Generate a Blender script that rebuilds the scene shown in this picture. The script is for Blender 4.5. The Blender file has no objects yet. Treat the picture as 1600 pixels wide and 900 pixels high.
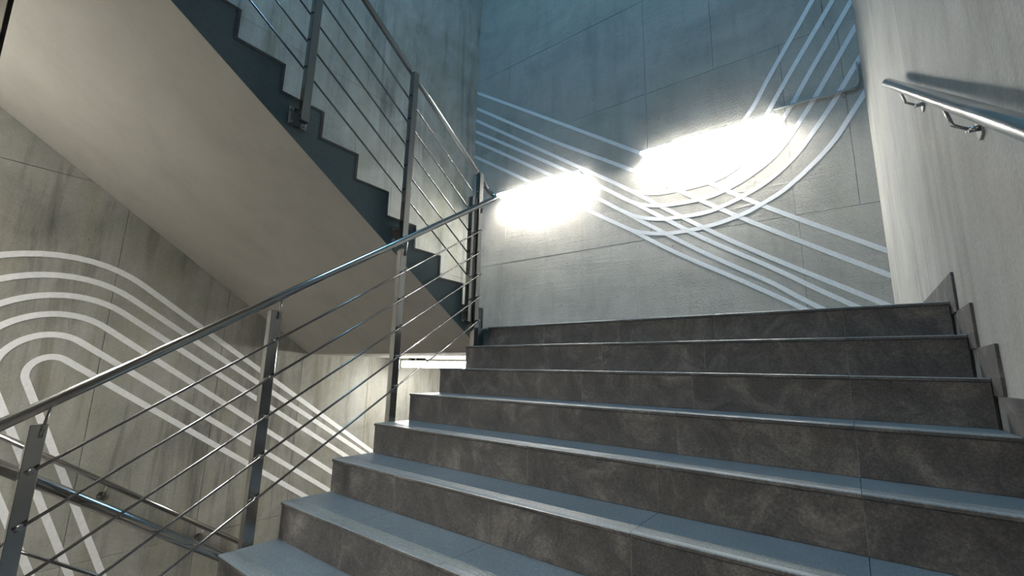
import bpy, bmesh, math, random
from mathutils import Vector, Matrix

random.seed(7)
SC = bpy.context.scene
COL = SC.collection

# ------------------------------------------------------------------ camera
def make_camera():
    yaw, pitch, roll = math.radians(-37.51641), math.radians(10.85420), math.radians(1.36515)
    f = Vector((math.sin(yaw) * math.cos(pitch), math.cos(yaw) * math.cos(pitch), math.sin(pitch)))
    r = Vector((math.cos(yaw), -math.sin(yaw), 0))
    u = r.cross(f)
    r2 = r * math.cos(roll) + u * math.sin(roll)
    u2 = -r * math.sin(roll) + u * math.cos(roll)
    m = Matrix((r2, u2, -f)).transposed().to_4x4()
    m.translation = Vector((2.3332, -2.7311, -0.3594))
    cam = bpy.data.cameras.new('camera')
    cam.sensor_width = 36.0
    cam.lens = 687.19 / 1600 * 36.0
    cam.clip_start = 0.05
    o = bpy.data.objects.new('camera', cam)
    o.matrix_world = m
    COL.objects.link(o)
    SC.camera = o
make_camera()

# ------------------------------------------------------------------ sky, light, exposure
LAMP_W = 118.0         # emission of the tube lamps' diffusers
LAMP_W2 = 70.0
LAMP_W3 = 66.0
LAMP_W4 = 215.0
LAMP_COL = (1.0, 0.965, 0.90)
SKY_STRENGTH = 38.0
SKY_COL = (0.25, 0.56, 0.86)
world = bpy.data.worlds.new('sky')
SC.world = world
world.use_nodes = True
bg = world.node_tree.nodes['Background']
bg.inputs[0].default_value = (*SKY_COL, 1)
bg.inputs[1].default_value = SKY_STRENGTH
SC.view_settings.view_transform = 'Standard'
SC.view_settings.look = 'None'
SC.view_settings.gamma = 1.0
SC.view_settings.use_curve_mapping = False
SC.view_settings.exposure = 0.0

# skylight opening in the roof (x0, x1, y0, y1), ceiling height
SKY = (-0.9, 2.3, -2.7, -0.3)
CEIL = 12.0
pl = bpy.data.lights.new('skylight_portal', 'AREA')   # sampling portal for the sky seen through the roof window
pl.shape = 'RECTANGLE'
pl.size = SKY[1] - SKY[0]
pl.size_y = SKY[3] - SKY[2]
pl.cycles.is_portal = True
po = bpy.data.objects.new('skylight_portal', pl)
po.location = ((SKY[0] + SKY[1]) / 2, (SKY[2] + SKY[3]) / 2, CEIL + 0.02)
COL.objects.link(po)

# ------------------------------------------------------------------ dimensions
D, H = 0.2574, 0.17           # tread depth, riser height
P = H / D                     # pitch
XW = 2.719                    # right wall
XT = 2.709                    # face of the skirting on the right wall
XL = -2.88                    # left wall
YB = 2.83                     # back wall
YF = -4.6                     # wall behind the camera
XS = -0.105                   # side of the upper / lower flights
Y1 = 0.031                    # first riser of the upper flight
NR = 11                       # risers per flight
ZL = -NR * H                  # lower landing
ZU = NR * H                   # upper landing
ZB = -2 * NR * H              # landing two flights down
JX = [0.54, 1.13, 1.72, 2.32] # tile joints across the flight

# ------------------------------------------------------------------ materials
def nt(name):
    m = bpy.data.materials.new(name)
    m.use_nodes = True
    t = m.node_tree
    return m, t, t.nodes, t.links, t.nodes['Principled BSDF']

def noise(N, L, vec, scale, detail=6, rough=0.6, dist=0.0):
    n = N.new('ShaderNodeTexNoise')
    n.inputs['Scale'].default_value = scale
    n.inputs['Detail'].default_value = detail
    n.inputs['Roughness'].default_value = rough
    n.inputs['Distortion'].default_value = dist
    L.new(vec, n.inputs['Vector'])
    return n.outputs['Fac']

def mapping(N, L, vec, scale, loc=(0, 0, 0)):
    n = N.new('ShaderNodeMapping')
    n.inputs['Scale'].default_value = scale
    n.inputs['Location'].default_value = loc
    L.new(vec, n.inputs['Vector'])
    return n.outputs[0]

def ramp(N, L, fac, stops):
    n = N.new('ShaderNodeValToRGB')
    cr = n.color_ramp
    while len(cr.elements) < len(stops):
        cr.elements.new(0.5)
    for e, (p, c) in zip(cr.elements, stops):
        e.position = p
        e.color = (*c, 1) if len(c) == 3 else c
    L.new(fac, n.inputs[0])
    return n.outputs[0]

def mixc(N, L, fac, a, b, mode='MIX'):
    n = N.new('ShaderNodeMix')
    n.data_type = 'RGBA'
    n.blend_type = mode
    for i, v in ((0, fac), (6, a), (7, b)):
        if hasattr(v, 'is_linked'):
            L.new(v, n.inputs[i])
        elif i == 0:
            n.inputs[0].default_value = v
        else:
            n.inputs[i].default_value = (*v, 1)
    return n.outputs[2]

def g(v):
    return (v, v, v)

def concrete(name, c0, c1, c2, streak=0.5, warm=(0.30, 0.28, 0.20), warm_amt=0.25, bump=0.25, seed=0.0, pores=1.0, rough=0.8, grain=1.0):
    """Cast concrete: broad mottling, vertical run-off streaks, pores and faint pour lines."""
    m, t, N, L, B = nt(name)
    geo = N.new('ShaderNodeNewGeometry')
    pos = mapping(N, L, geo.outputs['Position'], (1, 1, 1), (seed, seed * 1.7, seed * 0.6))
    big = noise(N, L, pos, 1.3, 5, 0.62, 0.6)
    base = ramp(N, L, big, [(0.28, c0), (0.52, c1), (0.75, c2)])
    st = noise(N, L, mapping(N, L, pos, (5, 5, 0.5)), 1.0, 9, 0.7, 0.5)
    lum = noise(N, L, pos, 0.9, 3, 0.5, 0.3)
    smix = N.new('ShaderNodeMath'); smix.operation = 'MULTIPLY_ADD'
    L.new(lum, smix.inputs[0]); smix.inputs[1].default_value = 0.35
    L.new(st, smix.inputs[2])
    sfac = ramp(N, L, smix.outputs[0], [(0.48, g(1.0 - streak)), (0.66, g(1.0)), (0.86, g(1.0 + 0.3 * streak))])
    oi = N.new('ShaderNodeObjectInfo')
    base = mixc(N, L, 1.0, base, ramp(N, L, oi.outputs['Random'], [(0.0, g(0.93)), (1.0, g(1.05))]), 'MULTIPLY')
    base = mixc(N, L, 1.0, base, sfac, 'MULTIPLY')
    wn = noise(N, L, mapping(N, L, pos, (4, 4, 0.7), (5, 2, 1)), 1.0, 5, 0.6, 0.5)
    wf = ramp(N, L, wn, [(0.5, g(0)), (0.7, g(warm_amt))])
    base = mixc(N, L, wf, base, warm)
    fine = noise(N, L, pos, 60, 4, 0.7)
    ff = ramp(N, L, fine, [(0.3, g(1 - 0.12 * grain)), (0.7, g(1 + 0.10 * grain))])
    base = mixc(N, L, 1.0, base, ff, 'MULTIPLY')
    # pores: sparse dark pin holes
    vo = N.new('ShaderNodeTexVoronoi')
    vo.inputs['Scale'].default_value = 9.0
    L.new(pos, vo.inputs['Vector'])
    vc = N.new('ShaderNodeSeparateColor')
    L.new(vo.outputs['Color'], vc.inputs[0])
    sz = N.new('ShaderNodeMath'); sz.operation = 'MULTIPLY_ADD'
    L.new(vc.outputs[0], sz.inputs[0]); sz.inputs[1].default_value = 0.12; sz.inputs[2].default_value = -0.035
    lt = N.new('ShaderNodeMath'); lt.operation = 'LESS_THAN'
    L.new(vo.outputs['Distance'], lt.inputs[0]); L.new(sz.outputs[0], lt.inputs[1])
    pf = N.new('ShaderNodeMath'); pf.operation = 'MULTIPLY'
    L.new(lt.outputs[0], pf.inputs[0]); pf.inputs[1].default_value = 0.75 * pores
    base = mixc(N, L, pf.outputs[0], base, (0.03, 0.03, 0.028))
    L.new(base, B.inputs['Base Color'])
    B.inputs['Roughness'].default_value = rough
    B.inputs['Specular IOR Level'].default_value = 0.3
    # relief
    pour = noise(N, L, mapping(N, L, pos, (0.5, 0.5, 7)), 1.0, 5, 0.6, 0.8)
    add = N.new('ShaderNodeMath'); add.operation = 'ADD'
    L.new(fine, add.inputs[0]); L.new(st, add.inputs[1])
    ad2 = N.new('ShaderNodeMath'); ad2.operation = 'MULTIPLY_ADD'
    L.new(pour, ad2.inputs[0]); ad2.inputs[1].default_value = 0.8; L.new(add.outputs[0], ad2.inputs[2])
    ad3 = N.new('ShaderNodeMath'); ad3.operation = 'SUBTRACT'
    L.new(ad2.outputs[0], ad3.inputs[0]); L.new(pf.outputs[0], ad3.inputs[1])
    bp = N.new('ShaderNodeBump')
    bp.inputs['Strength'].default_value = bump
    bp.inputs['Distance'].default_value = 0.02
    L.new(ad3.outputs[0], bp.inputs['Height'])
    L.new(bp.outputs[0], B.inputs['Normal'])
    return m

def tile_mat(name, dark, mid, light, rough=(0.55, 0.7), spec=0.25):
    m, t, N, L, B = nt(name)
    geo = N.new('ShaderNodeNewGeometry')
    oi = N.new('ShaderNodeObjectInfo')
    vm = N.new('ShaderNodeVectorMath'); vm.operation = 'SCALE'
    cv = N.new('ShaderNodeCombineXYZ')
    for i in range(3):
        L.new(oi.outputs['Random'], cv.inputs[i])
    L.new(cv.outputs[0], vm.inputs[0]); vm.inputs['Scale'].default_value = 40
    ad = N.new('ShaderNodeVectorMath'); ad.operation = 'ADD'
    L.new(geo.outputs['Position'], ad.inputs[0]); L.new(vm.outputs[0], ad.inputs[1])
    pos = ad.outputs[0]
    n1 = noise(N, L, pos, 5.0, 8, 0.68, 0.9)
    c = ramp(N, L, n1, [(0.30, dark), (0.52, mid), (0.74, light)])
    n2 = noise(N, L, pos, 140, 3, 0.7)
    c = mixc(N, L, 1.0, c, ramp(N, L, n2, [(0.3, g(0.7)), (0.5, g(1.0)), (0.72, g(1.5))]), 'MULTIPLY')
    n3 = noise(N, L, pos, 2.2, 4, 0.6)
    c = mixc(N, L, ramp(N, L, n3, [(0.5, g(0)), (0.75, g(0.22))]), c, (mid[0] * 1.3, mid[1] * 1.15, mid[2] * 0.85))
    L.new(c, B.inputs['Base Color'])
    r = ramp(N, L, n1, [(0.3, g(rough[0])), (0.7, g(rough[1]))])
    L.new(r, B.inputs['Roughness'])
    B.inputs['Specular IOR Level'].default_value = spec
    bp = N.new('ShaderNodeBump')
    bp.inputs['Strength'].default_value = 0.12
    bp.inputs['Distance'].default_value = 0.004
    L.new(n2, bp.inputs['Height']); L.new(bp.outputs[0], B.inputs['Normal'])
    return m

def steel(name, col=(0.43, 0.425, 0.415), rough=0.18):
    m, t, N, L, B = nt(name)
    geo = N.new('ShaderNodeNewGeometry')
    n = noise(N, L, mapping(N, L, geo.outputs['Position'], (900, 40, 900)), 1.0, 3, 0.6)
    r = ramp(N, L, n, [(0.3, g(rough * 0.8)), (0.7, g(rough * 1.3))])
    B.inputs['Base Color'].default_value = (*col, 1)
    B.inputs['Metallic'].default_value = 1.0
    L.new(r, B.inputs['Roughness'])
    return m

def plain(name, col, rough=0.6, metal=0.0, spec=0.4, emit=None):
    m, t, N, L, B = nt(name)
    geo = N.new('ShaderNodeNewGeometry')
    n = noise(N, L, geo.outputs['Position'], 35, 4, 0.6)
    c = ramp(N, L, n, [(0.3, tuple(x * 0.92 for x in col)), (0.7, tuple(x * 1.06 for x in col))])
    L.new(c, B.inputs['Base Color'])
    B.inputs['Roughness'].default_value = rough
    B.inputs['Metallic'].default_value = metal
    B.inputs['Specular IOR Level'].default_value = spec
    if emit:
        B.inputs['Emission Color'].default_value = (*LAMP_COL, 1)
        B.inputs['Emission Strength'].default_value = emit
    return m

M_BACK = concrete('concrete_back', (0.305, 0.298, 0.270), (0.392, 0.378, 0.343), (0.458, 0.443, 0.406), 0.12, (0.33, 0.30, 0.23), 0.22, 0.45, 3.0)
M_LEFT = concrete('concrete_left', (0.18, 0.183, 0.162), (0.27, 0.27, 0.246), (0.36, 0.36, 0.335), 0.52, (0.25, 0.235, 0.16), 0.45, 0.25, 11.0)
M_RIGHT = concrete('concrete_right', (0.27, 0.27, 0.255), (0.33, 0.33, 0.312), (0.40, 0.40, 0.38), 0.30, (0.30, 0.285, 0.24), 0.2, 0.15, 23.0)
M_PLAIN = concrete('concrete_plain', (0.10, 0.10, 0.095), (0.13, 0.13, 0.124), (0.16, 0.16, 0.153), 0.2, (0.20, 0.19, 0.15), 0.2, 0.2, 31.0)
M_SOFFIT = concrete('concrete_soffit', (0.375, 0.358, 0.32), (0.425, 0.408, 0.365), (0.47, 0.45, 0.405), 0.05, (0.46, 0.42, 0.36), 0.15, 0.03, 41.0, 0.15, grain=0.25)
M_SIDE = concrete('concrete_dark_side', (0.085, 0.115, 0.12), (0.095, 0.13, 0.137), (0.105, 0.145, 0.152), 0.06, (0.09, 0.12, 0.125), 0.1, 0.05, 51.0, 0.7)
M_BODY = concrete('concrete_body', (0.12, 0.13, 0.13), (0.15, 0.16, 0.16), (0.18, 0.19, 0.19), 0.1, (0.15, 0.15, 0.14), 0.1, 0.1, 61.0)
M_TILE = tile_mat('stone_tile', (0.054, 0.053, 0.055), (0.098, 0.094, 0.092), (0.22, 0.203, 0.187))
M_TREAD_SKYLIT = tile_mat('stone_tread_skylit', (0.142, 0.166, 0.178), (0.166, 0.193, 0.206), (0.20, 0.226, 0.238), (0.32, 0.38), 0.9)  # same stone as the risers, blue skylight put into its lighter colour
M_FLOOR = tile_mat('stone_floor', (0.045, 0.045, 0.045), (0.07, 0.068, 0.066), (0.11, 0.105, 0.10))
M_GROUT = plain('grout', (0.20, 0.20, 0.19), 0.9)
M_STEEL = steel('brushed_steel')
M_DARKST = steel('bolt_steel', (0.38, 0.37, 0.36), 0.28)
M_POST = steel('post_steel', (0.40, 0.395, 0.385), 0.17)
M_ROD = steel('rod_steel', (0.28, 0.275, 0.27), 0.2)
M_PAINT = plain('white_paint', (0.72, 0.73, 0.74), 0.55)
M_PIPE = plain('grey_conduit', (0.30, 0.32, 0.33), 0.5)
M_HOUS = plain('lamp_housing', (0.55, 0.55, 0.55), 0.45)
M_DIFF = plain('lamp_diffuser', (0.85, 0.85, 0.83), 0.4, emit=LAMP_W)
M_DIFF2 = plain('lamp_diffuser_lower', (0.85, 0.85, 0.83), 0.4, emit=LAMP_W2)
M_DIFF3 = plain('lamp_diffuser_landing', (0.85, 0.85, 0.83), 0.4, emit=LAMP_W3)
M_DIFF4 = plain('lamp_diffuser_front', (0.85, 0.85, 0.83), 0.4, emit=LAMP_W4)
M_FRAME = plain('skylight_frame', (0.25, 0.26, 0.27), 0.5)

def glass_mat():
    m, t, N, L, B = nt('skylight_glass')
    tr = N.new('ShaderNodeBsdfTransparent')
    gl = N.new('ShaderNodeBsdfGlossy'); gl.inputs['Roughness'].default_value = 0.02
    fr = N.new('ShaderNodeFresnel'); fr.inputs[0].default_value = 1.3
    mx = N.new('ShaderNodeMixShader')
    L.new(fr.outputs[0], mx.inputs[0]); L.new(tr.outputs[0], mx.inputs[1]); L.new(gl.outputs[0], mx.inputs[2])
    L.new(mx.outputs[0], N['Material Output'].inputs[0])
    N.remove(B)
    return m
M_GLASS = glass_mat()

# ------------------------------------------------------------------ mesh helpers
def tag(o, label=None, cat=None, group=None, kind=None):
    if label: o['label'] = label
    if cat: o['category'] = cat
    if group: o['group'] = group
    if kind: o['kind'] = kind
    return o

def link(name, me, mat, parent=None, loc=(0, 0, 0)):
    if mat and not me.materials:
        me.materials.append(mat)
    o = bpy.data.objects.new(name, me)
    o.location = loc
    COL.objects.link(o)
    if parent:
        o.parent = parent
        o.matrix_parent_inverse = Matrix.Identity(4)
        o.location = Vector(loc) - world_loc(parent)
    return o

def world_loc(o):
    v = Vector(o.location)
    while o.parent:
        o = o.parent
        v += Vector(o.location)
    return v

def empty(name, loc):
    o = bpy.data.objects.new(name, None)
    o.empty_display_size = 0.1
    o.location = loc
    COL.objects.link(o)
    return o

def box_mesh(x0, x1, y0, y1, z0, z1, bev=0.0, origin=None):
    """Box mesh around its own centre (or origin)."""
    c = Vector(origin) if origin else Vector(((x0 + x1) / 2, (y0 + y1) / 2, (z0 + z1) / 2))
    bm = bmesh.new()
    add_box(bm, x0 - c.x, x1 - c.x, y0 - c.y, y1 - c.y, z0 - c.z, z1 - c.z)
    if bev:
        bmesh.ops.bevel(bm, geom=bm.edges[:], offset=bev, segments=1, affect='EDGES', profile=0.5)
    me = bpy.data.meshes.new('box')
    bm.to_mesh(me); bm.free()
    return me, c

def add_box(bm, x0, x1, y0, y1, z0, z1):
    v = [bm.verts.new((x, y, z)) for z in (z0, z1) for y in (y0, y1) for x in (x0, x1)]
    for f in ((0, 2, 3, 1), (4, 5, 7, 6), (0, 1, 5, 4), (2, 6, 7, 3), (0, 4, 6, 2), (1, 3, 7, 5)):
        bm.faces.new([v[i] for i in f])

def box(name, x0, x1, y0, y1, z0, z1, mat, parent=None, bev=0.0):
    me, c = box_mesh(x0, x1, y0, y1, z0, z1, bev)
    return link(name, me, mat, parent, c)

def mesh_from(bm, smooth=False):
    bmesh.ops.recalc_face_normals(bm, faces=bm.faces[:])
    me = bpy.data.meshes.new('part')
    if smooth:
        for f in bm.faces:
            f.smooth = True
    bm.to_mesh(me); bm.free()
    return me

def extrude_x(name, prof, x0, x1, mat, parent=None, origin=None):
    """Prism: a (y, z) outline swept from x0 to x1."""
    o = Vector(origin) if origin else Vector((x0, prof[0][0], prof[0][1]))
    bm = bmesh.new()
    a = [bm.verts.new((x0 - o.x, y - o.y, z - o.z)) for y, z in prof]
    b = [bm.verts.new((x1 - o.x, y - o.y, z - o.z)) for y, z in prof]
    n = len(prof)
    for i in range(n):
        j = (i + 1) % n
        bm.faces.new((a[i], a[j], b[j], b[i]))
    bm.faces.new(a[::-1]); bm.faces.new(b)
    return link(name, mesh_from(bm), mat, parent, o)

def add_tube(bm, pts, r, seg=16, caps=True):
    pts = [Vector(p) for p in pts]
    n = len(pts)
    prev = None
    rings = []
    for i, p in enumerate(pts):
        t = (pts[min(i + 1, n - 1)] - pts[max(i - 1, 0)]).normalized()
        if prev is None:
            ref = Vector((0, 0, 1)) if abs(t.z) < 0.9 else Vector((1, 0, 0))
            u = t.cross(ref).normalized()
        else:
            u = (prev - t * prev.dot(t)).normalized()
        prev = u
        w = t.cross(u)
        rings.append([bm.verts.new(p + u * (r * math.cos(2 * math.pi * k / seg)) + w * (r * math.sin(2 * math.pi * k / seg))) for k in range(seg)])
    for a, b in zip(rings, rings[1:]):
        for k in range(seg):
            f = bm.faces.new((a[k], a[(k + 1) % seg], b[(k + 1) % seg], b[k]))
            f.smooth = True
    if caps:
        bm.faces.new(rings[0][::-1]); bm.faces.new(rings[-1])

def tube(name, pts, r, mat, parent=None, seg=16):
    o = Vector(pts[0])
    bm = bmesh.new()
    add_tube(bm, [Vector(p) - o for p in pts], r, seg)
    bmesh.ops.recalc_face_normals(bm, faces=bm.faces[:])
    me = bpy.data.meshes.new('tube')
    bm.to_mesh(me); bm.free()
    return link(name, me, mat, parent, o)

def catmull(pts, sub=10):
    pts = [Vector(p) for p in pts]
    q = [pts[0] * 2 - pts[1]] + pts + [pts[-1] * 2 - pts[-2]]
    out = []
    for i in range(1, len(q) - 2):
        for s in range(sub):
            t = s / sub
            a, b, c, d = q[i - 1], q[i], q[i + 1], q[i + 2]
            out.append(0.5 * ((2 * b) + (c - a) * t + (2 * a - 5 * b + 4 * c - d) * t * t + (3 * b - a - 3 * c + d) * t ** 3))
    out.append(pts[-1])
    return out

# ------------------------------------------------------------------ large structure
def panel_wall(name, axis, pos, sign, rows, mat, jmat, back=0.25, gap=0.004, lift=0.0015):
    """Cast wall: a backing slab with recessed joints between the concrete panels.
    axis 'x' or 'y' = normal axis; pos = face plane; sign = direction out of the room.
    rows = [(z0, z1, [edges along the wall])]"""
    z0 = min(r[0] for r in rows); z1 = max(r[1] for r in rows)
    a0 = min(r[2][0] for r in rows); a1 = max(r[2][-1] for r in rows)
    th = 0.018
    s0, s1 = sorted((pos + sign * th, pos + sign * back))
    if axis == 'y':
        w = box(name, a0 - 0.02, a1 + 0.02, s0, s1, z0, z1, jmat)
    else:
        w = box(name, s0, s1, a0 - 0.25, a1 + 0.25, z0, z1, jmat)
    tag(w, kind='structure')
    for (r0, r1, ed) in rows:
        for e0, e1 in zip(ed, ed[1:]):
            off = random.uniform(-lift, lift)
            p0, p1 = sorted((pos + off, pos + sign * (th + 0.001)))
            b0 = r0 + (gap / 2 if r0 > z0 else 0); b1 = r1 - (gap / 2 if r1 < z1 else 0)
            c0 = e0 + (gap / 2 if e0 > a0 else 0); c1 = e1 - (gap / 2 if e1 < a1 else 0)
            if axis == 'y':
                box('concrete_panel', c0, c1, p0, p1, b0, b1, mat, w, 0.0015)
            else:
                box('concrete_panel', p0, p1, c0, c1, b0, b1, mat, w, 0.0015)
    return w

ZBOT = ZB - 0.25
TOP = CEIL
wall_back = panel_wall('wall_back', 'y', YB, 1, [
    (ZBOT, -0.2, [XL, -1.0, 0.9, XW]),
    (-0.2, 1.42, [XL, -2.16, 0.16, 2.02, XW]),
    (1.42, 3.56, [XL, -2.10, 0.37, 2.00, 2.56, XW]),
    (3.56, 5.10, [XL, -2.10, 0.37, 1.27, 2.45, XW]),
    (5.10, TOP, [XL, -1.2, 0.37, 1.27, XW])], M_BACK, M_BODY)
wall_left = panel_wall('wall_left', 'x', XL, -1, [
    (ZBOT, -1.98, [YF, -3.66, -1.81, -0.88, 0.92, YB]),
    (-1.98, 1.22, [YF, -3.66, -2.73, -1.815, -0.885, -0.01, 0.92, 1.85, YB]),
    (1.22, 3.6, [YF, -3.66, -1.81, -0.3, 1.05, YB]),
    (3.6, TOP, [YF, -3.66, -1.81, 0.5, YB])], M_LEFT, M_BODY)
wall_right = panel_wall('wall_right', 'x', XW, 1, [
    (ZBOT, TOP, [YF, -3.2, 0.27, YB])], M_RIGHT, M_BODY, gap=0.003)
wall_front = panel_wall('wall_front', 'y', YF, -1, [
    (ZBOT, 0.6, [XL, -1.0, 0.9, XW]), (0.6, TOP, [XL, -1.0, 0.9, XW])], M_PLAIN, M_BODY)

# ceiling with the roof window
def ring_slab(name, x0, x1, y0, y1, hole, z0, z1, mat):
    hx0, hx1, hy0, hy1 = hole
    bm = bmesh.new()
    for (a, b, c, d) in ((x0, hx0, y0, y1), (hx1, x1, y0, y1), (hx0, hx1, y0, hy0), (hx0, hx1, hy1, y1)):
        add_box(bm, a, b, c, d, z0, z1)
    me = mesh_from(bm)
    return link(name, me, mat)
ceiling = tag(ring_slab('ceiling', XL - 0.25, XW + 0.25, YF - 0.25, YB + 0.25, SKY, CEIL, CEIL + 0.25, M_PLAIN), kind='structure')
win = tag(ring_slab('window_1', SKY[0], SKY[1], SKY[2], SKY[3], (SKY[0] + 0.05, SKY[1] - 0.05, SKY[2] + 0.05, SKY[3] - 0.05), CEIL + 0.10, CEIL + 0.20, M_FRAME), kind='structure')
for i in range(3):
    xa = SKY[0] + 0.05 + i * (SKY[1] - SKY[0] - 0.1) / 3
    xb = SKY[0] + 0.05 + (i + 1) * (SKY[1] - SKY[0] - 0.1) / 3
    box('glass_pane', xa + 0.02, xb - 0.02, SKY[2] + 0.05, SKY[3] - 0.05, CEIL + 0.15, CEIL + 0.158, M_GLASS, win)
    if i:
        box('glazing_bar', xa - 0.02, xa + 0.02, SKY[2] + 0.05, SKY[3] - 0.05, CEIL + 0.11, CEIL + 0.19, M_FRAME, win)

TT = 0.015   # tile thickness
def tiles_on(parent, x0, x1, y0, y1, z, mat, size=0.6):
    """Floor tiles with grout joints, one mesh per tile, sharing full-size mesh data."""
    cache = {}
    y = y0
    while y < y1 - 0.01:
        yb = min(y + size, y1)
        x = x0
        while x < x1 - 0.01:
            xb = min(x + size, x1)
            k = (round(xb - x, 4), round(yb - y, 4))
            if k not in cache:
                cache[k] = box_mesh(-k[0] / 2 + 0.001, k[0] / 2 - 0.001, -k[1] / 2 + 0.001, k[1] / 2 - 0.001, -TT / 2, TT / 2, 0.001, (0, 0, 0))[0]
            link('floor_tile', cache[k], mat, parent, ((x + xb) / 2, (y + yb) / 2, z - TT / 2))
            x = xb
        y = yb

YE = 0.066     # where the flights join the landing slab
landing = tag(box('floor', XL, XW, YE, YB, -0.20, -TT, M_SOFFIT), kind='structure')
tiles_on(landing, XL, XW - 0.01, YE, YB - 0.01, 0.0, M_TREAD_SKYLIT)
low_land = tag(box('floor', XL, XW, YF, -2.605, ZL - 0.2, ZL - TT, M_SOFFIT), kind='structure')
tiles_on(low_land, XL, XW - 0.01, YF, -2.605, ZL, M_FLOOR)
up_land = tag(box('floor', XL, XW, YF, -2.79, ZU - 0.13, ZU - TT, M_SOFFIT), kind='structure')
tiles_on(up_land, XL, XW, YF, -2.545, ZU, M_FLOOR)
bot_land = tag(box('floor', XL, XW, YF, YB, ZB - 0.2, ZB - TT, M_SOFFIT), kind='structure')
tiles_on(bot_land, XL, XS, 0.06, YB, ZB, M_FLOOR)

# ------------------------------------------------------------------ stair flights
def nose_profile(depth):
    """Tread tile outline (y along depth from the nose, z) with rounded nose and anti-slip grooves."""
    pr = [(depth, 0.0)]
    for k in range(4, -1, -1):
        yc = 0.030 + k * 0.0105
        pr += [(yc + 0.0028, 0.0), (yc + 0.0018, -0.0030), (yc - 0.0018, -0.0030), (yc - 0.0028, 0.0)]
    pr += [(0.004, 0.0), (0.0012, -0.0012), (0.0, -0.004), (0.0, -TT + 0.002), (0.002, -TT), (depth, -TT)]
    return pr

def prism_mesh(prof, w, front=False):
    bm = bmesh.new()
    a = [bm.verts.new((-w / 2, y, z)) for y, z in prof]
    b = [bm.verts.new((w / 2, y, z)) for y, z in prof]
    n = len(prof)
    for i in range(n):
        j = (i + 1) % n
        bm.faces.new((a[i], a[j], b[j], b[i]))
    bm.faces.new(a[::-1]); bm.faces.new(b)
    me = mesh_from(bm)
    if front:                                # riser stone everywhere but the top face, whose tint has skylight painted in
        me.materials.append(M_TREAD_SKYLIT)
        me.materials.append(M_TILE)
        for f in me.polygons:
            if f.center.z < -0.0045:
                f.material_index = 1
    return me

def make_main_flight():
    root = empty('stair_flight', (1.35, -2.57, ZL))
    tag(root, 'wide flight of dark stone tiled steps rising to the landing beneath the two wall lamps', 'staircase')
    OV = 0.007                       # nose overhang
    RT = 0.011                       # riser tile thickness
    # concrete body
    prof = [(YE, -TT)]
    for k in range(NR):
        yk = -k * D + OV + RT
        if k == 0:
            prof.append((yk, -TT))
        prof.append((yk, -(k + 1) * H - (TT if k < NR - 1 else 0.0)))
        if k < NR - 1:
            prof.append((-(k + 1) * D + OV + RT, -(k + 1) * H - TT))
    ylast = -(NR - 1) * D + OV + RT
    prof.append((ylast, ZL - 0.2))
    prof.append((ylast + 0.15, ZL - 0.2))
    prof.append((YE, -0.20))
    extrude_x('concrete_body', prof, 0.003, XW - 0.004, M_BODY, root)
    ed = [0.0] + JX + [XT - 0.001]
    gap = 0.0018
    cache = {}
    for k in range(NR):
        for i in range(5):
            xa, xb = ed[i], ed[i + 1]
            w = round(xb - xa - gap, 4)
            xc = (xa + xb) / 2
            if k > 0:
                depth = D + OV
                if ('t', w) not in cache:
                    cache['t', w] = prism_mesh(nose_profile(depth), w, True)
                link('tread_tile', cache['t', w], M_TREAD_SKYLIT, root, (xc, -k * D, -k * H))
            else:
                if ('n', w) not in cache:
                    cache['n', w] = prism_mesh(nose_profile(YE - 0.001), w, True)
                link('tread_tile', cache['n', w], M_TREAD_SKYLIT, root, (xc, 0, 0))
            if ('r', w) not in cache:
                cache['r', w] = box_mesh(-w / 2, w / 2, 0, RT, -H + 0.0005, -TT - 0.0005, 0.0008, (0, 0, 0))[0]
            link('riser_tile', cache['r', w], M_TILE, root, (xc, -k * D + OV, -k * H))
            if i < 4:
                # pale grout line seen between riser tiles
                if 'g' not in cache:
                    cache['g'] = box_mesh(-gap / 2, gap / 2, 0.0007, RT, -H + 0.001, -TT - 0.001, 0, (0, 0, 0))[0]
                link('grout_joint', cache['g'], M_GROUT, root, (xb, -k * D + OV, -k * H))
    return root
make_main_flight()

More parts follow.
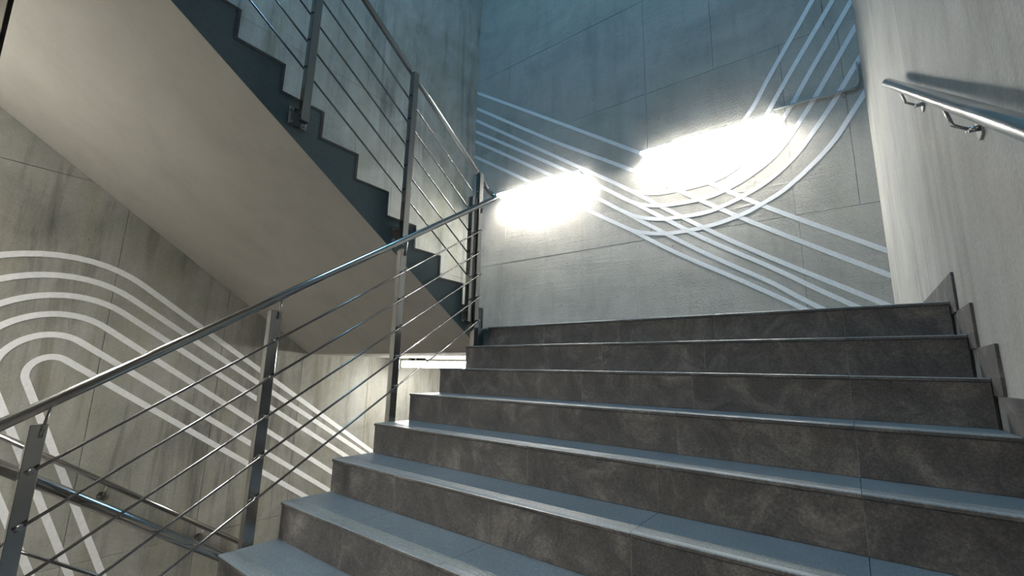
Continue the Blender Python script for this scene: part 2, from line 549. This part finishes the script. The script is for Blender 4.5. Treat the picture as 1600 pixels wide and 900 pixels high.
def make_side_flight(name, dz, label, pale):
    """Flight on the left, climbing towards the camera; its side face is dark blue-grey."""
    root = empty(name, (-1.5, Y1, dz))
    tag(root, label, 'staircase')
    T = 0.019
    x0 = XL + 0.004
    # outline of the concrete inside the tiles
    prof = [(YE, -0.2 + dz), (YE, -TT + dz), (Y1 + T, -TT + dz)]
    for k in range(1, NR + 1):
        yk = Y1 - (k - 1) * D + T
        prof.append((yk, k * H - T + dz))
        if k < NR:
            prof.append((Y1 - k * D + T, k * H - T + dz))
    prof.append((-2.765, NR * H - T + dz))
    prof.append((-2.765, -0.158 + 0.66 * 2.765 + dz))
    prof.append((YE, -0.158 - 0.66 * YE + dz))
    # remove duplicate bottom start
    prof = prof[1:]
    body = extrude_x('concrete_body', prof, x0, XS - 0.004, M_SOFFIT, root)
    # dark blue-grey side skin
    bm = bmesh.new()
    o = Vector((XS, 0, dz))
    a = [bm.verts.new((-0.004, y, z - dz)) for y, z in prof]
    b = [bm.verts.new((0.0, y, z - dz)) for y, z in prof]
    for i in range(len(prof)):
        j = (i + 1) % len(prof)
        bm.faces.new((a[i], a[j], b[j], b[i]))
    bm.faces.new(a[::-1]); bm.faces.new(b)
    s = link('side_face', mesh_from(bm), M_SIDE, root, o)
    tag(s, 'stepped side of the flight in dark blue-grey')
    w = XS - x0 + 0.003
    rt = box_mesh(-w / 2, w / 2, 0, T, 0, H - 0.0005, 0.001, (0, 0, 0))[0]
    tt = box_mesh(-w / 2, w / 2, -D + T, T, -T, 0, 0.001, (0, 0, 0))[0]
    xc = (x0 + XS + 0.003) / 2
    for k in range(1, NR + 1):
        y = Y1 - (k - 1) * D
        link('riser_tile', rt, M_FLOOR, root, (xc, y, (k - 1) * H + dz - (0 if k > 1 else 0)))
        if k < NR:
            link('tread_tile', tt, M_FLOOR, root, (xc, y - T, k * H + dz))
    return root
make_side_flight('stair_flight', 0.0, 'flight overhead on the left with smooth pale soffit and dark stepped side', True)
make_side_flight('stair_flight', ZB, 'flight going down beside the left wall, below the overhead flight', True)
# edge of the landing between the two flights
le = box('landing_edge', XS, 0.003, YE - 0.012, YE, -0.2, -TT, M_SIDE, landing)
tag(le, 'dark blue-grey edge of the landing between the flights')

# skirting tiles stepping up along the right wall
bb = tag(empty('baseboard_right', (XW, 0, 0)), kind='structure')
S0, SH = 0.117, 0.11
for k in range(0, NR):
    za, zb = -(k + 1) * H, -k * H + SH
    box('skirting_tile', XT, XW - 0.001, -k * D - S0, -k * D + 0.006, za + SH if k < NR - 1 else ZL, -k * H, M_TILE, bb, 0.0006)
    if k > 0:
        box('skirting_tile', XT, XW - 0.001, -k * D - S0, -(k - 1) * D - S0 - 0.001, -k * H, -k * H + SH, M_TILE, bb, 0.0006)
for y in (0.0, 0.6, 1.2, 1.8, 2.4):
    box('skirting_tile', XT, XW - 0.001, -S0 if y == 0 else y + 0.001, min(y + 0.6, YB), 0.0, SH, M_TILE, bb, 0.0006)

# ------------------------------------------------------------------ painted stripes on the walls
def stripe(parent, axis, plane, sign, pts, width, clips, th=0.003):
    """Band of white paint along a smooth line on a wall. pts are (along, z)."""
    bm = bmesh.new()
    n = len(pts)
    L_, R_ = [], []
    for i, p in enumerate(pts):
        t = (Vector(pts[min(i + 1, n - 1)]) - Vector(pts[max(i - 1, 0)]))
        t = Vector((t[0], t[1])).normalized()
        nn = Vector((-t.y, t.x)) * width / 2
        for lst, s in ((L_, 1), (R_, -1)):
            a, z = p[0] + nn.x * s, p[1] + nn.y * s
            row = []
            for dd in (0.0, th):
                c = plane - sign * dd
                row.append(bm.verts.new((a, c, z) if axis == 'y' else (c, a, z)))
            lst.append(row)
    for i in range(n - 1):
        bm.faces.new((L_[i][1], L_[i + 1][1], R_[i + 1][1], R_[i][1]))
        bm.faces.new((L_[i][0], L_[i + 1][0], L_[i + 1][1], L_[i][1]))
        bm.faces.new((R_[i][0], R_[i][1], R_[i + 1][1], R_[i + 1][0]))
    for co, no in clips:
        bmesh.ops.bisect_plane(bm, geom=bm.verts[:] + bm.edges[:] + bm.faces[:], plane_co=co, plane_no=no, clear_outer=True)
    bmesh.ops.recalc_face_normals(bm, faces=bm.faces[:])
    me = bpy.data.meshes.new('stripe')
    bm.to_mesh(me); bm.free()
    return link('painted_stripe', me, M_PAINT, parent)

BC = [((XW - 0.001, 0, 0), (1, 0, 0)), ((XL + 0.001, 0, 0), (-1, 0, 0)), ((0, 0, 0.001), (0, 0, -1))]
straight = [((-3.1, 5.04), (-2.9, 4.90), (-1.22, 3.73), (0.26, 2.69), (0.96, 2.16), (1.68, 1.61), (2.80, 0.85)),
            ((-3.1, 4.71), (-2.9, 4.57), (-1.22, 3.37), (0.12, 2.48), (1.06, 1.79), (1.72, 1.32), (2.80, 0.60)),
            ((-3.1, 4.46), (-2.9, 4.32), (-1.22, 3.12), (-0.08, 2.31), (0.70, 1.71), (1.32, 1.25), (1.93, 0.84), (2.59, 0.415), (3.1, 0.07)),
            ((-3.1, 4.23), (-2.9, 4.09), (-0.86, 2.71), (0.24, 1.91), (1.03, 1.32), (1.69, 0.885), (2.19, 0.53), (2.8, 0.12)),
            ((-3.1, 4.03), (-2.9, 3.89), (-1.22, 2.76), (-0.70, 2.40), (0.23, 1.71), (1.02, 1.14), (1.68, 0.71), (2.0, 0.47), (2.6, 0.05)),
            ((-3.1, 3.72), (-2.9, 3.58), (-1.66, 2.77), (-0.87, 2.23), (0.0, 1.66), (0.71, 1.175), (1.42, 0.74), (1.98, 0.38), (2.5, 0.03))]
curves = [[(0.05, 2.84), (0.26, 2.69), (0.50, 2.52), (0.772, 2.415), (1.092, 2.41), (1.399, 2.56), (1.667, 2.847), (1.868, 3.179), (2.375, 3.982), (2.80, 4.66)],
          [(-0.10, 2.626), (0.12, 2.48), (0.40, 2.31), (0.723, 2.22), (1.081, 2.23), (1.457, 2.355), (1.716, 2.575), (1.851, 2.778), (2.052, 3.10), (2.557, 3.879), (2.80, 4.26)],
          [(-0.08, 2.31), (0.12, 2.165), (0.38, 2.065), (0.673, 2.025), (1.147, 2.036), (1.445, 2.14), (1.76, 2.35), (2.044, 2.706), (2.237, 3.021), (2.681, 3.726), (2.80, 3.92)],
          [(-0.12, 2.174), (0.08, 2.028), (0.30, 1.915), (0.60, 1.850), (1.059, 1.838), (1.40, 1.92), (1.748, 2.10), (1.960, 2.29), (2.217, 2.641), (2.412, 2.946), (2.689, 3.395), (2.82, 3.61)],
          [(-0.25, 2.068), (-0.04, 1.912), (0.231, 1.755), (0.574, 1.665), (1.049, 1.648), (1.30, 1.70), (1.52, 1.775), (1.775, 1.90), (1.993, 2.065), (2.139, 2.22), (2.405, 2.571), (2.596, 2.868), (2.82, 3.22)],
          [(-0.30, 1.857), (-0.07, 1.706), (0.20, 1.555), (0.566, 1.465), (1.039, 1.462), (1.45, 1.535), (1.719, 1.64), (1.982, 1.79), (2.36, 2.126), (2.601, 2.46), (2.82, 2.80)]]
for p in straight:
    stripe(wall_back, 'y', YB, 1, [Vector(v) for v in (catmull([(a, z, 0) for a, z in p], 6))], 0.050, BC)
for p in curves:
    stripe(wall_back, 'y', YB, 1, catmull([(a, z, 0) for a, z in p], 10), 0.050, BC, 0.004)

LC = [((0, YB - 0.001, 0), (0, 1, 0)), ((0, YF + 0.001, 0), (0, -1, 0)), ((0, 0, ZB + 0.02), (0, 0, -1))]
S = -0.672
def arm(y, z, y2=3.0):
    return (y2, z + S * (y2 - y))
LEG = -2.32          # fall of the straight legs (dz/dy)
def loop(arm_pts, y_leg, apex):
    """Racetrack bend: a steep leg and a long arm joined by an arc whose top is at z = apex."""
    (ya, za), (yb, zb) = arm_pts[0], arm_pts[-1]
    m = (zb - za) / (yb - ya)
    # lines as unit normals pointing into the bend's centre (down/right of the leg, below the arm)
    n1 = Vector((-LEG, 1.0)).normalized()          # leg:  n1 . (p - p1) = r
    if n1.x < 0: n1 = -n1
    p1 = Vector((y_leg, -1.2))
    n2 = Vector((m, -1.0)).normalized()            # arm: centre lies below it
    p2 = Vector((ya, za))
    lo, hi = 0.02, 1.5
    def centre(r):
        # solve n1.c = n1.p1 + r ; n2.c = n2.p2 + r
        A = Matrix(((n1.x, n1.y), (n2.x, n2.y)))
        return A.inverted() @ Vector((n1.dot(p1) + r, n2.dot(p2) + r))
    for _ in range(50):
        r = (lo + hi) / 2
        if centre(r).y + r > apex: lo = r
        else: hi = r
    c = centre(r)
    t1 = math.atan2(-n1.y, -n1.x)                  # touch point on the leg, seen from the centre
    t2 = math.atan2(-n2.y, -n2.x)
    if t1 < 0: t1 += 2 * math.pi
    arc = [c + r * Vector((math.cos(t1 + (t2 - t1) * k / 24), math.sin(t1 + (t2 - t1) * k / 24))) for k in range(25)]
    foot = Vector((y_leg + (-3.6 + 1.2) / LEG, -3.6))
    mid = [foot.lerp(arc[0], k / 8) for k in range(8)]
    far = Vector((3.0, za + m * (3.0 - ya)))
    return mid + arc + [arc[-1].lerp(far, k / 12) for k in range(1, 13)]
loops = [loop([(-0.937, -0.095), (1.038, -1.42)], -2.88, 0.520),
         loop([(-1.164, -0.105), (0.286, -1.03)], -2.69, 0.352),
         loop([(-1.139, -0.285), (-0.489, -0.70)], -2.50, 0.190),
         loop([(-1.105, -0.535), (-0.452, -0.972)], -2.315, 0.030),
         loop([(-1.61, -0.425), (-0.42, -1.215)], -2.115, -0.142),
         loop([(-1.58, -0.645), (0.26, -1.875)], -1.933, -0.322)]
for p in loops:
    stripe(wall_left, 'x', XL, -1, [Vector((v.x, v.y, 0)) for v in p], 0.048, LC)

# ------------------------------------------------------------------ uneven pour ridges left by the formwork
def pour_ridge(x0, x1, z, h, depth, seed):
    rnd = random.Random(seed)
    n = max(8, int((x1 - x0) / 0.06))
    bm = bmesh.new()
    rows = []
    zz = 0.0
    for i in range(n + 1):
        t = i / n
        zz = zz * 0.85 + rnd.uniform(-0.006, 0.006)
        e = min(1.0, 6 * t, 6 * (1 - t))
        d_ = depth * (0.35 + 0.65 * rnd.random()) * e
        hh = h * (0.5 + 0.8 * rnd.random())
        x = x0 + (x1 - x0) * t
        rows.append([bm.verts.new((x, YB + 0.001, z + zz + hh)), bm.verts.new((x, YB - d_, z + zz + hh * 0.15)), bm.verts.new((x, YB + 0.001, z + zz - 0.004))])
    for a, b in zip(rows, rows[1:]):
        bm.faces.new((a[0], a[1], b[1], b[0]))
        bm.faces.new((a[1], a[2], b[2], b[1]))
    return link('pour_ridge', mesh_from(bm), M_BACK, wall_back)
pour_ridge(1.05, 2.66, 1.81, 0.035, 0.0028, 1)
pour_ridge(0.75, 2.00, 1.62, 0.030, 0.0028, 2)
pour_ridge(-1.95, -0.25, 1.56, 0.022, 0.0028, 3)
pour_ridge(-0.9, 1.1, 1.43, 0.020, 0.0028, 4)
pour_ridge(1.27, 2.68, 3.57, 0.030, 0.0028, 5)
pour_ridge(-2.3, 0.3, 5.11, 0.030, 0.0028, 6)

# ------------------------------------------------------------------ wall lamps and conduit
def linear_lamp(name, label, x0, x1, y0, y1, z0, z1, lug, mat, closed=False):
    """Linear lamp along x: glowing tray under a thin steel cover, held by lugs ('wall' or 'up')."""
    root = empty(name, ((x0 + x1) / 2, (y0 + y1) / 2, z1))
    tag(root, label, 'lamp', 'linear lamps of the stairwell')
    box('diffuser', x0 + 0.004, x1 - 0.004, y0 + 0.004, y1 - 0.004, z0, z1, mat, root, 0.008)
    box('top_cover', x0, x1, y0, y1 - (0.022 if lug == 'wall' else 0), z1, z1 + 0.006, M_HOUS, root, 0.001)
    if closed:
        for y in (y0, y1 - 0.003):
            box('side_cover', x0, x1, y, y + 0.003, z0 - 0.004, z1, M_HOUS, root)
    for x in (x0, x1 - 0.004):
        box('end_cap', x, x + 0.004, y0 + 0.002, y1 - 0.002, z0 + 0.012, z1, M_HOUS, root)
    for x in (x0 + 0.22, x1 - 0.22):
        if lug == 'front':
            box('mount_lug', x - 0.035, x + 0.035, YF + 0.002, y0 + 0.05, z1 + 0.006, z1 + 0.014, M_HOUS, root)
        elif lug == 'wall':
            box('mount_lug', x - 0.035, x + 0.035, y1 - 0.05, YB - 0.002, z1 + 0.006, z1 + 0.014, M_HOUS, root)
        else:
            for dx in (-0.06, 0.06):
                box('mount_lug', x + dx - 0.02, x + dx + 0.02, y0 + 0.01, y1 - 0.01, z1 + 0.006, lug, M_BODY, root)
    return root
linear_lamp('linear_lamp', 'glowing linear lamp on the back wall behind the handrail bend, lower left of the pair', -2.14, -0.575, 2.60, 2.785, 2.535, 2.572, 'wall', M_DIFF)
linear_lamp('linear_lamp', 'glowing linear lamp on the back wall joined to the grey conduit, nearer the right corner', 0.345, 1.90, 2.60, 2.785, 2.545, 2.585, 'wall', M_DIFF)
linear_lamp('linear_lamp', 'glowing linear lamp hung just under the landing soffit, seen between post and steps', -2.56, -1.00, 1.20, 1.38, -0.325, -0.245, -0.2, M_DIFF2)
linear_lamp('linear_lamp', 'linear lamp hung under the upper landing behind the viewer', -2.56, -1.00, -4.10, -3.92, 1.60, 1.68, ZU - 0.13, M_DIFF3)
linear_lamp('linear_lamp', 'linear lamp on the wall behind the viewer, facing the wide flight', -1.75, -0.20, YF + 0.045, YF + 0.23, 0.745, 0.785, 'front', M_DIFF4, True)

cd = empty('conduit_pipe', (1.89, YB, 2.74))
tag(cd, 'thin grey conduit running from the right wall lamp and bending up by the corner', 'pipe')
cy = YB - 0.018
tube('pipe', catmull([(1.89, cy, 2.742), (2.2, cy, 2.740), (2.50, cy, 2.728), (2.62, cy, 2.728), (2.662, cy, 2.745), (2.682, cy, 2.79), (2.686, cy, 2.90), (2.686, cy, 3.01)], 5), 0.0105, M_PIPE, cd, 10)
for (x, z) in ((2.05, 2.741), (2.686, 2.86)):
    if z < 2.8:
        box('pipe_clip', x - 0.012, x + 0.012, YB - 0.032, YB - 0.004, z - 0.014, z + 0.014, M_PIPE, cd, 0.002)
    else:
        box('pipe_clip', x - 0.014, x + 0.014, YB - 0.032, YB - 0.004, z - 0.012, z + 0.012, M_PIPE, cd, 0.002)

# ------------------------------------------------------------------ railings between the flights
RR = 0.0215
def post_part(root, x0, x1, y0, y1, z0, z1, name='post'):
    return box(name, x0, x1, y0, y1, z0, z1, M_POST, root, 0.002)

def clip(parent, x0, x1, y, z):
    tube('rod_clip', [(x0, y, z), (x1, y, z)], 0.0095, M_DARKST, parent, 10)

def side_bracket(parent, yc, z0, z1, xf=XS):
    """Bolted steel plate on the side face with an arm to the post."""
    bm = bmesh.new()
    add_box(bm, 0, 0.007, -0.055, 0.055, z0 - z1, 0)
    add_box(bm, 0.007, 0.034, -0.018, 0.018, z0 - z1 + 0.02, -0.02)
    b = link('base_bracket', mesh_from(bm), M_STEEL, parent, (xf + 0.0005, yc, z1))
    for dy in (-0.038, 0.038):
        for zz in (z0 + 0.016, z1 - 0.016):
            tube('bolt', [(xf + 0.007, yc + dy, zz), (xf + 0.02, yc + dy, zz)], 0.0075, M_DARKST, parent, 8)

PX0, PX1 = -0.075, -0.03
# main flight railing
rail = empty('railing', (-0.05, -1.2, -0.9))
tag(rail, 'steel railing along the open left edge of the wide tiled flight, with five rods', 'railing')
mr = [(-0.03, -2.70, 1.096 - 0.66 * 2.70), (-0.03, -1.4, 1.097 - 0.66 * 1.4), (-0.03, -0.05, 1.097 - 0.033)]
bend = catmull([(-0.03, -0.05, 1.064), (-0.03, 0.02, 1.110), (-0.034, 0.065, 1.140), (-0.055, 0.098, 1.172), (-0.082, 0.094, 1.200), (-0.1, 0.055, 1.228), (-0.1, 0.0, 1.262)], 6)
tube('handrail', mr[:2] + bend, RR, M_STEEL, rail, 20)
offs = [0.108, 0.300, 0.490, 0.683, 0.868]
XR = -0.015
for o_ in offs:
    tube('rod', [(XR, -2.455, o_ - P * 2.455), (XR, -0.094, o_ - P * 0.094)], 0.006, M_ROD, rail, 10)
for (ya, yb) in ((-2.468, -2.421), (-1.690, -1.638), (-0.899, -0.848)):
    yc = (ya + yb) / 2
    p = post_part(rail, PX0, PX1, ya, yb, P * yc - 0.26, P * yc + 1.028)
    for o_ in offs:
        clip(p, PX1, XR + 0.007, yc + 0.005, o_ + P * (yc + 0.005))
    tube('rail_bracket', [(PX1 + 0.006, yc + 0.008, P * yc + 0.985), (PX1 + 0.008, yc + 0.012, P * yc + 1.03), (-0.03, yc + 0.02, P * yc + 1.09)], 0.0055, M_DARKST, p, 8)
# tall newel post at the landing end
yc = -0.109
p = post_part(rail, PX0, PX1, -0.133, -0.085, -0.36, 1.312, 'newel_post')
for o_ in offs:
    clip(p, PX1, XR + 0.007, -0.098, o_ - P * 0.098)
tube('rail_bracket', [(PX1 + 0.004, -0.10, 0.955), (PX1 + 0.006, -0.095, 1.0)], 0.0055, M_DARKST, p, 8)

# upper flight railing
XU = -0.095
def flight_railing(dz, label, y_end, posts, newel):
    root = empty('railing', (XU, -1.2, 0.9 + dz))
    tag(root, label, 'railing')
    off = 1.275 + dz
    ytop = -2.62
    pts = [(-0.1, y_end, off - P * y_end), (-0.1, -1.4, off + P * 1.4), (-0.1, ytop, off - P * ytop)]
    pts += [(-0.1, ytop - 0.06, pts[-1][2] + 0.012), (-0.1, -3.2, pts[-1][2] + 0.013)] if dz == 0 else []
    tube('handrail', pts, RR, M_STEEL, root, 20)
    uo = [0.295, 0.48, 0.668, 0.853, 1.040]
    for o_ in uo:
        tube('rod', [(XU, -0.165, o_ + dz + P * 0.165), (XU, -2.55, o_ + dz + P * 2.55)], 0.006, M_ROD, root, 10)
    for (ya, yb) in posts:
        yc = (ya + yb) / 2
        p = post_part(root, PX0, PX1, ya, yb, -0.055 - P * yc + dz, 1.235 - P * yc + dz)
        for o_ in uo:
            clip(p, XU - 0.008, PX0, yc, o_ - P * yc + dz)
        side_bracket(p, yc - 0.01, -0.075 - P * yc + dz, 0.035 - P * yc + dz)
    if newel:
        p = post_part(root, -0.1, -0.055, -0.187, -0.142, 0.03 + dz, 1.085 + dz)
        side_bracket(p, -0.165, 0.02 + dz, 0.13 + dz)
    return root
flight_railing(0.0, 'steel railing of the overhead flight, tall posts bolted to its dark side', 0.0, [(-2.44, -2.395), (-1.665, -1.618), (-0.897, -0.850)], True)
flight_railing(-3.665, 'lower steel handrail and rods of the descending flight at the bottom left', -0.3, [(-1.70, -1.65), (-0.897, -0.850)], False)

# ------------------------------------------------------------------ handrails on the walls
def wall_handrail(label, xw, sgn, xr, pts, brackets, r=0.0225):
    root = empty('wall_handrail', (xw, pts[0][0], pts[0][1]))
    tag(root, label, 'handrail')
    tube('handrail', [(xr, y, z) for y, z in pts], r, M_STEEL, root, 24)
    (ya, za), (yb, zb) = pts[0], pts[-1]
    sl = (zb - za) / (yb - ya)
    for y in brackets:
        zr = za + sl * (y - ya)
        zp = zr - 0.118
        # tilted plate on the wall
        bm = bmesh.new()
        outline = [(-0.028, -0.030), (0.012, -0.036), (0.030, -0.012), (0.026, 0.034), (-0.014, 0.036), (-0.030, 0.012)]
        x0, x1 = sorted((xw - sgn * 0.0005, xw - sgn * 0.008))
        a = [bm.verts.new((x0 - xw, p, q)) for p, q in outline]
        b = [bm.verts.new((x1 - xw, p, q)) for p, q in outline]
        for i in range(6):
            bm.faces.new((a[i], a[(i + 1) % 6], b[(i + 1) % 6], b[i]))
        bm.faces.new(a[::-1]); bm.faces.new(b)
        br = link('bracket', mesh_from(bm), M_STEEL, root, (xw, y, zp))
        tag(br)
        for dy in (-0.012, 0.014):
            tube('bolt', [(xw - sgn * 0.008, y + dy, zp + dy * 0.4), (xw - sgn * 0.032, y + dy, zp + dy * 0.4)], 0.009, M_DARKST, br, 10)
        tube('arm', [(xw - sgn * 0.030, y, zp + 0.004), (xr + sgn * 0.012, y + 0.006, zp + 0.03), (xr, y + 0.022, zr + sl * 0.022 - 0.018)], 0.0055, M_DARKST, br, 10)
    return root
wall_handrail('shiny round steel handrail on brackets on the right wall above the steps', XW, 1, 2.647, [(0.315, 1.308), (-3.05, -0.862)], [-0.10, -0.895, -1.69, -2.48])
wall_handrail('slim steel handrail fixed to the left wall across the white stripes', XL, -1, -2.82, [(0.15, -2.558), (-2.75, -0.618)], [-0.07, -0.856, -1.641, -2.43], 0.0215)
